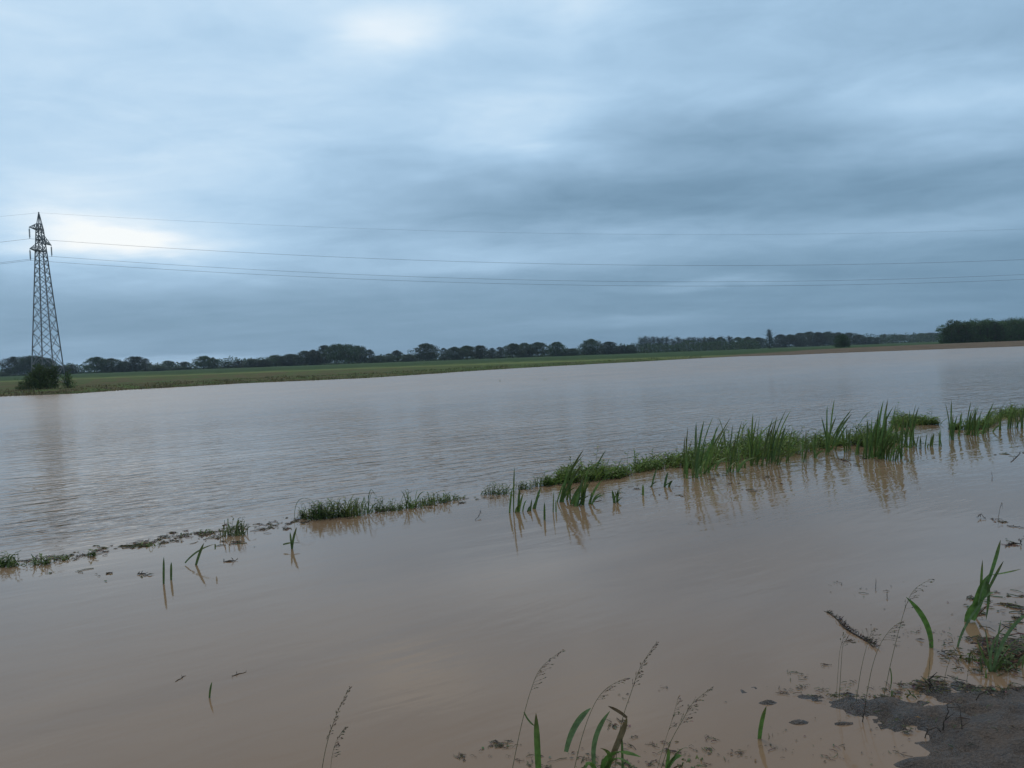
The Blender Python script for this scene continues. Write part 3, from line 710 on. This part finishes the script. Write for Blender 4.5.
tuft(6, 566, 26, 549, 90, 'green grass tuft cut by the left edge of the photo')
tuft(41, 564, 20, 551, 40, 'small arching tuft next to the one at the left edge')
tuft(92, 556, 8, 546, 14, 'tiny leafy sprig on the debris line at the left')
tuft(234, 535, 22, 515, 70, 'pale separate round tuft right of the floating debris line', weed=.05, col=(0.125, 0.16, 0.065))
tuft(393, 510, 18, 499, 44, 'thin straggling grass filling the gap before the taller open tuft', arch=.5)
tuft(425, 505, 16, 495, 40, 'low straggling grass right of the taller open tuft', arch=.5)
tuft(452, 500, 14, 492, 30, 'short wisps right of the low wispy tuft', arch=.5)
tuft(62, 560, 14, 553, 24, 'flattened thin tuft right of the small arching one', arch=.6)
tuft(150, 546, 16, 541, 26, 'flattened green scraps in the middle of the debris line', arch=.7)
tuft(208, 533, 14, 527, 18, 'few thin blades just left of the pale round tuft', arch=.5)
tuft(303, 518, 12, 508, 25, 'low leafy weed at the left end of the largest tuft row', weed=.8)
tuft(320, 518, 30, 499, 170, 'large leafy green tuft in the middle of the left dike', weed=.6)
tuft(345, 516, 26, 496, 130, 'yellowish upright tuft beside the large leafy one', weed=.35, col=(0.125, 0.165, 0.042))
tuft(360, 514, 18, 495, 36, 'arching thin blades right of the yellowish tuft', arch=.7, weed=.1)
tuft(380, 511, 22, 495, 52, 'open thin tuft, second gap right of the yellowish tuft', arch=.4)
tuft(410, 508, 20, 489, 60, 'taller open tuft just left of the middle of the dike', arch=.3)
tuft(438, 502, 26, 490, 66, 'low wispy tuft between the open tuft and the dike reeds', arch=.4)
tuft(464, 498, 9, 492, 14, 'tiny wisp of grass in the gap of the dike')
tuft(483, 495, 6, 488, 10, 'tiny curled sprig left of the leafy weeds')
tuft(500, 494, 24, 480, 60, 'leafy low weeds at the start of the reed row', weed=.6)
tuft(523, 489, 16, 479, 40, 'dark leafy weeds behind the first reeds', weed=.7)
tuft(540, 486, 16, 471, 40, 'curling weeds joining the green mat', arch=.5)
tuft(500, 381.5, 3, 378.5, 8, 'left one of two tiny grass tips far out on the water')
tuft(545, 380, 3, 377, 8, 'right one of two tiny grass tips far out on the water')

# ------------------------------------------------------------------ single blades and stems placed one by one
def P3(x, y, Y): return at(x, y, Y)
def leafplant(name, base, leaves, label, cat='plant', group=None, n_=11):
    """leaves: list of (start px | None, ctrl px, tip px, width m, colour, dY)"""
    p0 = onz(*base); e = empty(name, p0)
    for (st, ct, tp, w, col, dY) in leaves:
        s_ = (p0 + Vector((0, 0, -.03))) if st is None else P3(*st, p0.y + dY * .3)
        c_ = P3(*ct, p0.y + dY * .6); t_ = P3(*tp, p0.y + dY)
        b_ = MB(); pp = [q - p0 for q in bez(s_, c_, t_, n_)]; a = rnd(-.35, .35)
        b_.ribbon(pp, lance(n_, w), Vector((math.cos(a), math.sin(a), 0)), col, fold=.35, twist=rnd(-.4, .4), tipcol=TIPB if random.random() < .4 else None)
        b_.build('leaf', LEAF, e)
    tag(e, label, cat, group); return e
G1 = (0.092, 0.185, 0.042); G2 = (0.115, 0.185, 0.080); G3 = (0.080, 0.130, 0.042); BR = (0.10, 0.075, 0.045)
leafplant('reed', (163.5, 584), [(None, (163.6, 570), (163.8, 557), .022, G3, 0)], 'left upright blade of the pair standing in the water at the left')
leafplant('reed', (171, 580), [(None, (171, 570), (171.3, 562), .020, G3, 0)], 'right shorter blade of the pair standing in the water at the left')
leafplant('broken_reed', (195, 565), [(None, (199, 553), (204, 543), .024, G3, 0), ((185, 563), (196, 549), (215, 544), .020, G3, .1), ((215, 544), (215.5, 546), (215, 550), .012, G3, .05)], 'bent broken reed with a drooping tip in front of the debris line')
leafplant('reed', (292, 549), [(None, (292, 539), (297, 527), .022, G3, 0), (None, (291, 540), (290, 532), .018, G3, 0), ((283, 544.5), (291, 542), (300, 543), .020, G3, .02)], 'small reed with two upright blades and one lying across, below the large tuft')
leafplant('reed', (209, 698), [(None, (209.5, 690), (212, 682), .011, G3, 0)], 'single tiny blade alone in the near left water')
leafplant('reed', (759, 739), [(None, (760, 722), (766.5, 706), .024, G1, 0)], 'short pointed green blade alone left of the mud bank')
leafplant('reed', (540, 795), [(None, (537, 745), (536, 713), .026, G1, 0)], 'broad upright green blade cut by the bottom edge')
leafplant('grass_clump', (601, 775), [
    ((566, 752), (572, 722), (591, 708), .026, G2, 0.05), ((594, 765), (590, 735), (610, 711), .022, G2, 0), (None, (600, 740), (641, 757), .022, G1, -.05),
    (None, (588, 752), (586, 768), .020, G1, -.1), ((606, 770), (622, 735), (627, 718), .030, (0.15, 0.12, 0.07), 0), ((627, 718), (620, 711), (608, 706), .014, BR, 0),
    ((623, 775), (622, 750), (622, 738), .010, G3, 0), (None, (620, 752), (600, 748), .018, G1, -.1), (None, (610, 745), (632, 766), .02, G1, -.12)],
    'curling green grass clump with a broken brown leaf at the bottom edge')
leafplant('grass_clump', (664, 772), [(None, (672, 752), (684, 756), .016, G1, 0), (None, (670, 755), (668, 748), .016, G1, 0), (None, (676, 745), (688, 748), .006, G3, 0), (None, (680, 760), (682, 768), .014, BR, 0)], 'small ragged green sprout right of the curling clump')
leafplant('reed', (931, 648), [(None, (934, 622), (906, 597), .032, G1, 0)], 'single arching green blade standing in the water left of the large reed')
leafplant('reed', (967, 622), [
    (None, (966, 608), (984, 600), .045, G1, 0), ((972, 620), (978, 600), (988, 575), .055, G1, 0.02), ((980, 605), (981, 585), (982.5, 560), .020, G1, .03), ((987, 585), (996, 560), (1000.5, 540), .020, G1, .04),
    ((984, 598), (994, 578), (1003.5, 561), .018, G3, .02), ((990, 575), (1002, 574), (1021, 569), .016, G1, .05), ((978, 608), (980, 590), (989, 574), .012, G2, -.02), ((985, 580), (992, 583), (986, 620), .016, G3, -.02)],
    'large green reed with broad sheath and spreading leaves at the right')
leafplant('slender_plant', (957, 648), [(None, (958, 630), (986, 597), .014, G2, .05), ((986, 597), (990, 592), (996, 592), .009, G2, .05)], 'pale flat blade bending up to the large right reed')
leafplant('dead_reed', (973, 618), [(None, (981, 610), (992, 602), .016, BR, -.05)], 'short brown dead stalk leaning in front of the large right reed')
leafplant('grass_clump', (992, 672), [
    (None, (985, 640), (1008, 625), .018, G2, 0), (None, (1000, 630), (1030, 612), .022, G2, .05), (None, (983, 655), (977, 640), .010, G3, 0), (None, (1005, 650), (1014, 668), .010, G3, -.05),
    (None, (997, 640), (1001, 620), .010, G2, .1), (None, (985, 690), (986, 668), .012, G1, -.1), (None, (1002, 655), (1020, 648), .009, G3, 0), (None, (988, 645), (985, 628), .009, G2, .05), (None, (1010, 635), (1022, 640), .008, G2, .03)],
    'pale straggling grass clump growing from the debris at the right edge')
leafplant('slender_plant', (299, 522), [((294.5, 522), (293, 490), (313, 501), .005, G3, 0)], 'thin stem bent over like a hook left of the large leafy tuft')
leafplant('slender_plant', (181, 538), [(None, (180, 526), (182.5, 538), .006, G3, 0)], 'tiny looped blade above the floating debris line')

def panicle(b_, path, n_, L, droop, col, side=1, dens=1.0):
    """spikelets on short hair-thin branches along the top of a stem"""
    for i in range(n_):
        t = i / max(1, n_ - 1); k = t * (len(path) - 1); j = min(int(k), len(path) - 2); p_ = path[j].lerp(path[j + 1], k - j)
        tg = (path[j + 1] - path[j]).normalized(); a = rnd(0, 6.28); l_ = L * (1 - .7 * t) * rnd(.5, 1.2)
        d_ = (tg * .7 + Vector((math.cos(a) * .6 + side * .35, math.sin(a) * .6, -droop * rnd(.4, 1)))).normalized(); e_ = p_ + d_ * l_
        b_.tube([p_, e_], [.0006, .0005], col, 3, False)
        for _ in range(max(1, int(3 * dens))):
            s0 = p_.lerp(e_, rnd(.4, 1)); b_.leaf(s0, d_ + rv() * .4, rv(), rnd(.008, .015), rnd(.003, .005), tuple(c * rnd(.7, 1.3) for c in col))
STC = (0.150, 0.145, 0.080); PAN = (0.170, 0.140, 0.100)
def stem(base, pts_, label, n_=26, L=.05, droop=.4, start=.6, r_=.0019, base_z=0.0, leaves=()):
    p0 = onz(*base, base_z); e = empty('flowering_plant', p0)
    ctrl = [Vector((0, 0, -.02))] + [P3(x, y, p0.y + dY) - p0 for x, y, dY in pts_]
    path = []
    for i in range(len(ctrl) - 1):   # catmull-rom through the points
        a, b1, c1, d1 = ctrl[max(0, i - 1)], ctrl[i], ctrl[i + 1], ctrl[min(len(ctrl) - 1, i + 2)]
        for t in [k / 8 for k in range(8)]:
            path.append(.5 * ((2 * b1) + (c1 - a) * t + (2 * a - 5 * b1 + 4 * c1 - d1) * t * t + (3 * b1 - a - 3 * c1 + d1) * t ** 3))
    path.append(ctrl[-1]); N = len(path)
    b_ = MB(); b_.tube(path, [r_ * (1 - .75 * i / N) for i in range(N)], STC, 5); b_.build('stalk', DRY, e)
    b_ = MB(); panicle(b_, path[int(N * start):], n_, L, droop, PAN); b_.build('seed_head', DRY, e)
    for (st, ct, tp, w) in leaves:
        b_ = MB(); pp = [P3(*q, p0.y) - p0 for q in (st, ct, tp)]; b_.ribbon(bez(*pp, 8), lance(8, w), Vector((1, .2, 0)), G3, fold=.3); b_.build('leaf', LEAF, e)
    tag(e, label, 'wild grass', 'flowering grass stems in the foreground'); return e
stem((317, 800), [(325, 752, 0), (336, 716, 0), (349.5, 688, 0)], 'thin flowering grass stem alone at the bottom left of centre', 40, .022, .05, .42)
stem((331, 800), [(331, 765, 0), (336, 742, 0), (345, 727, 0)], 'faint drooping seed head beside the bottom left stem', 30, .03, .6, .4, .0012)
stem((510, 776), [(521, 727, 0), (531, 690, 0), (541, 668, 0), (561, 651, .05)], 'leftmost tall grass stem of the bottom centre, with nodding seed head', 22, .06, .3, .5, leaves=[((524, 712), (528, 722), (535, 726), .006)])
stem((572, 775), [(582, 737, 0), (594, 705, 0), (607, 688, 0), (626, 678, .05)], 'short bent grass stem arching right over the curling clump', 24, .045, .3, .55)
stem((612, 790), [(620, 730, 0), (632, 690, 0), (641, 666, 0), (656, 643, .03)], 'tallest grass stem behind the broken brown leaf', 34, .035, .15, .5)
stem((655, 785), [(668, 748, 0), (682, 721, 0), (693, 703, 0), (711, 688, .05)], 'leaning grass stem with clumped seed head right of the curling clump', 34, .06, .5, .45)
stem((650, 790), [(664, 745, .1), (672, 720, .1), (678, 698, .1)], 'faint upright grass stem just left of the leaning one', 20, .05, .4, .5, .0012)
mz = 0.03
stem((839, 698), [(841, 668, 0), (843, 645, 0), (848, 640, 0)], 'leftmost upright stem at the mud bank edge', 16, .07, .5, .7, .0016, mz)
stem((836, 697), [(838, 672, .05), (840, 650, .05), (844, 636, .05)], 'short twin stem close behind the leftmost mud bank stem', 12, .05, .5, .7, .0013, mz)
stem((856, 698), [(861, 670, 0), (867, 645, 0), (872, 630, 0)], 'second stem from the left on the mud bank, with a nodding head', 18, .08, .5, .65, .0017, mz)
stem((865, 700), [(872, 668, 0), (880, 645, 0), (890, 630, 0), (900, 622, 0)], 'middle leaning stem on the mud bank with drooping twigs', 22, .09, .6, .55, .0017, mz)
stem((884, 692), [(892, 658, 0), (904, 612, 0), (914, 590, 0), (931, 579, .05)], 'tallest stem on the mud bank, arching right at the top', 24, .06, .45, .5, .0018, mz, leaves=[((890, 668), (893, 678), (890, 690), .006)])
stem((927, 690), [(929, 672, 0), (930, 655, 0), (930, 640, 0)], 'straight bare stem below the arching blade', 4, .02, .3, .8, .0018, mz)
stem((942, 690), [(947, 668, 0), (954, 652, 0), (957, 648, 0)], 'short stem under the pale flat blade', 6, .03, .5, .7, .0015, mz)
stem((965, 690), [(968, 672, 0), (971, 658, 0), (973, 650, 0)], 'thin stem left of the straggling clump', 8, .05, .6, .6, .0013, mz)

# ------------------------------------------------------------------ debris
def bits(b_, px0, py0, px1, py1, n_, spread, size, z=.004, cols=((0.042, 0.035, 0.026), (0.085, 0.068, 0.045), (0.050, 0.064, 0.028)), zf=None):
    """scraps of leaf and stalk lying on the surface along a line"""
    cen = []
    for _ in range(max(3, n_ // 9)):
        t = random.random(); cen.append((px0 + (px1 - px0) * t + random.gauss(0, 1) * spread * 2.2, py0 + (py1 - py0) * t + random.gauss(0, 1) * spread * .6, rnd(.15, .6)))
    size0 = size
    for _ in range(n_):
        size = size0 * rnd(.35, 1.25); t = random.random()
        if random.random() < .72: q_ = random.choice(cen); c0 = onz(q_[0] + random.gauss(0, 1) * spread * q_[2], q_[1] + random.gauss(0, 1) * spread * .35 * q_[2])
        else: c0 = onz(px0 + (px1 - px0) * t + random.gauss(0, 1) * spread * 2.2, py0 + (py1 - py0) * t + random.gauss(0, 1) * spread * .6)
        zz = z + (zf(c0.x, c0.y) if zf else 0); c0.z = zz; a = rnd(0, 6.28); col = tuple(c * rnd(.6, 1.5) for c in random.choice(cols))
        if random.random() < .5:
            L = size * rnd(.6, 2.6); d_ = Vector((math.cos(a), math.sin(a), 0)); s_ = Vector((-math.sin(a), math.cos(a), 0)) * rnd(-.2, .2) * L
            b_.tube([c0 - d_ * L * .5, c0 + s_ + Vector((0, 0, rnd(0, .006))), c0 + d_ * L * .5], [size * .05, size * .06, size * .03], col, 4)
        else: b_.leaf(c0, Vector((math.cos(a), math.sin(a), rnd(0, .25))), Vector((-math.sin(a), math.cos(a), 0)), size * rnd(.5, 1.3), size * rnd(.2, .5), col)
b = MB()
bits(b, 48, 560, 205, 532, 260, 3, .05); bits(b, 20, 562, 110, 553, 90, 3, .05); bits(b, 128, 548, 162, 541, 70, 1.6, .07); bits(b, 150, 544, 290, 524, 230, 4, .05); bits(b, 205, 532, 300, 519, 90, 2.5, .05); bits(b, 60, 572, 150, 575, 25, 4, .06); bits(b, 200, 545, 260, 540, 40, 5, .05)
bits(b, 205, 533, 222, 531, 40, 2, .06); bits(b, 296, 522, 470, 500, 130, 3, .05); bits(b, 470, 497, 560, 488, 70, 3, .05); bits(b, 560, 500, 760, 480, 110, 8, .05); bits(b, 840, 462, 940, 444, 60, 4, .06); bits(b, 985, 452, 1024, 455, 12, 3, .08)
tag(b.build('floating_debris', LITTER), 'dark scraps of leaf and stalk floating along the flooded dike', 'debris', kind='stuff')
b = MB()
bits(b, 770, 690, 930, 692, 150, 7, .022, .006, zf=mud_z); bits(b, 905, 694, 1024, 690, 200, 6, .03, .008, zf=mud_z); bits(b, 860, 715, 1010, 745, 160, 16, .025, .006, zf=mud_z)
bits(b, 740, 740, 900, 760, 60, 14, .02, .004, zf=mud_z); bits(b, 1000, 655, 1024, 650, 420, 7, .06, .03); bits(b, 960, 640, 1024, 660, 240, 9, .045, .01); bits(b, 985, 600, 1024, 640, 120, 10, .05, .005); bits(b, 960, 660, 1010, 670, 140, 8, .03, .012); bits(b, 885, 625, 960, 655, 60, 12, .02); bits(b, 1000, 520, 1024, 548, 26, 5, .05); bits(b, 995, 590, 1024, 612, 70, 6, .05)
bits(b, 830, 590, 880, 600, 18, 9, .03); bits(b, 655, 745, 735, 760, 120, 10, .022); bits(b, 560, 755, 640, 770, 120, 10, .024); bits(b, 915, 688, 945, 684, 160, 4, .035, .015, zf=mud_z); bits(b, 820, 698, 900, 700, 90, 4, .03, .008, zf=mud_z); bits(b, 470, 742, 520, 760, 16, 7, .02); bits(b, 640, 690, 740, 720, 14, 12, .02); bits(b, 780, 660, 830, 690, 30, 9, .022)
bits(b, 494, 747, 508, 744, 70, 2.4, .022); bits(b, 458, 754, 466, 758, 34, 1.8, .018); bits(b, 610, 722, 622, 726, 24, 3, .03); bits(b, 535, 762, 545, 768, 20, 3, .02)
tag(b.build('plant_litter', LITTER), 'dark plant litter strewn over the near mud and shallows', 'debris', kind='stuff')

def thing_mesh(b_, name, loc, label, cat, mat_=LITTER): return tag(b_.build(name, mat_, origin=loc), label, cat)
# the dark broken reed stalk lying in the water
a, c = onz(824, 611), onz(873, 648); b = MB()
pp = [a.lerp(c, t) + Vector((.015 * math.sin(t * 9), .01 * math.sin(t * 14), .001 + .004 * math.sin(t * 3))) for t in [i / 14 for i in range(15)]]
b.tube(pp, [0.0015 + .0030 * math.sin(min(1, i / 9) * 1.57) * rnd(.6, 1.3) for i in range(15)], (0.032, 0.027, 0.024), 6)
for i in range(230):
    t = random.random() ** .8; q = pp[min(14, int(t * 14))].lerp(pp[min(14, int(t * 14) + 1)], rnd(0, 1)) + Vector((rnd(-.012, .02), rnd(-.025, .012), rnd(-.004, .01)))
    b.leaf(q, Vector((.55, -.5, rnd(-.05, .5))) + rv() * .8, rv(), rnd(.012, .042), rnd(.003, .008), tuple(v_ * rnd(.6, 1.6) for v_ in (0.060, 0.050, 0.040)))
thing_mesh(b, 'floating_reed', a, 'dark ragged dead stalk floating at the right of the near water', 'debris')
def stick(pts_, r_, label, z=.006, col=(0.04, 0.034, 0.028)):
    pp = [onz(x, y) + Vector((0, 0, z + dz)) for x, y, dz in pts_]; b_ = MB(); n_ = len(pp)
    q_ = []
    for i in range(n_ - 1):
        for k in range(4): q_.append(pp[i].lerp(pp[i + 1], k / 4) + Vector((rnd(-1, 1), rnd(-1, 1), rnd(-.3, .3))) * r_ * .8)
    q_.append(pp[-1]); m__ = len(q_)
    b_.tube(q_, [max(.0008, r_ * .62 * (math.sin(3.1 * min(1, (i + .5) / m__)) ** .6) * rnd(.6, 1.2)) for i in range(m__)], col, 5)
    for _ in range(5): b_.leaf(random.choice(q_), rv() + Vector((0, 0, .3)), rv(), r_ * rnd(1.5, 4), r_ * rnd(.5, 1.2), col)
    thing_mesh(b_, 'twig', pp[0], label, 'twig')
stick([(475, 521, 0), (479, 518, .02), (481, 515, .05)], .008, 'small crooked twig poking out of the water below the weed gap')
stick([(1004, 547, 0), (1012, 544, .005), (1022, 545, 0)], .014, 'dark flat stick floating at the right edge', col=(.05, .042, .036))
stick([(998, 527, 0), (999, 520, .07), (1002, 514, .12), (1003, 518, .09)], .004, 'thin hooked twig standing in the water near the right edge')
stick([(1006, 526, 0), (1015, 527, 0), (1024, 528, 0)], .008, 'thin straight stick floating beside the hooked twig')
stick([(977, 520, .02), (981, 517, .03), (986, 520, 0)], .008, 'small curled twig left of the hooked twig')
stick([(876, 592, 0), (876, 585, .045)], .004, 'taller of two short stubs in the right water')
stick([(887, 600, 0), (887, 595, .03)], .004, 'shorter of two short stubs in the right water')
stick([(136, 575, 0), (146, 574, 0)], .012, 'dark straight scrap floating left of the two upright blades')
stick([(224, 562, 0), (236, 561, 0)], .012, 'dark straight scrap floating right of the broken reed')
stick([(233, 676, 0), (246, 672, 0)], .006, 'faint twig at the surface in the near left water', .001)
stick([(176, 682, 0), (184, 676, 0)], .006, 'faint short twig left of the single tiny blade', .001)
stick([(992, 481, 0), (992, 476, .05)], .006, 'tiny upright stub in the water under the right reeds')
stick([(1012, 462, 0), (1020, 453, 0)], .010, 'dark scrap floating below the last reeds')
def riser(pts_, r_, label):   # a dead twig standing up from the mud: px, py, and the tip in the same plane
    p0 = onz(*pts_[0]); p0.z = mud_z(p0.x, p0.y); pp = [p0 - Vector((0, 0, .02))] + [at(x, y, p0.y) for x, y in pts_[1:]]; b_ = MB(); q_ = []
    for i in range(len(pp) - 1):
        for k in range(5): q_.append(pp[i].lerp(pp[i + 1], k / 5) + rv() * r_ * .9)
    q_.append(pp[-1]); b_.tube(q_, [r_ * (1 - .7 * i / len(q_)) for i in range(len(q_))], (0.034, 0.028, 0.022), 5)
    for _ in range(3):
        a_ = random.choice(q_[3:]); b_.tube([a_, a_ + Vector((rnd(-.05, .05), rnd(-.03, .03), rnd(.0, .05)))], [r_ * .5, r_ * .2], (0.034, 0.028, 0.022), 4)
    thing_mesh(b_, 'twig', p0, label, 'twig')
riser([(942, 735), (944, 722), (948, 712), (947, 704)], .004, 'dark dead twig standing up from the middle of the mud bank')
riser([(929, 690), (931, 684), (928, 680)], .007, 'thick dark root stub on the top edge of the mud bank')
riser([(961, 738), (962, 724), (960, 708)], .003, 'thin dead twig right of the taller one on the mud bank')
riser([(923, 738), (928, 730), (936, 727), (941, 732)], .003, 'dead twig bent into an arch on the mud bank')
riser([(976, 705), (980, 694), (988, 690), (993, 697)], .003, 'thin brown hoop of stalk below the straggling clump')
riser([(862, 722), (864, 712), (867, 700)], .003, 'short dark stub at the lower left rim of the mud bank')
for px, by, ty, w_, n_, lab in ((588, 772, 756, 26, 26, 'low tangle of young grass under the curling clump'), (625, 774, 760, 30, 22, 'low tangle of young grass right of the curling clump'), (690, 764, 752, 26, 20, 'sparse muddy grass shoots right of the leaning stem'),
                             (1000, 668, 648, 40, 46, 'muddy short grass on the debris at the right edge'), (970, 660, 645, 22, 22, 'thin muddy shoots between the large reed and the mud bank'), (905, 697, 688, 30, 18, 'short shoots along the top edge of the mud bank')):
    t_ = tuft(px, by, w_, ty, n_, lab, arch=.5, weed=.1, col=(0.085, 0.125, 0.040)); t_['group'] = 'low shoots in the near mud and shallows'
print('objects', len(bpy.data.objects), 'verts', sum(len(me.vertices) for me in bpy.data.meshes))
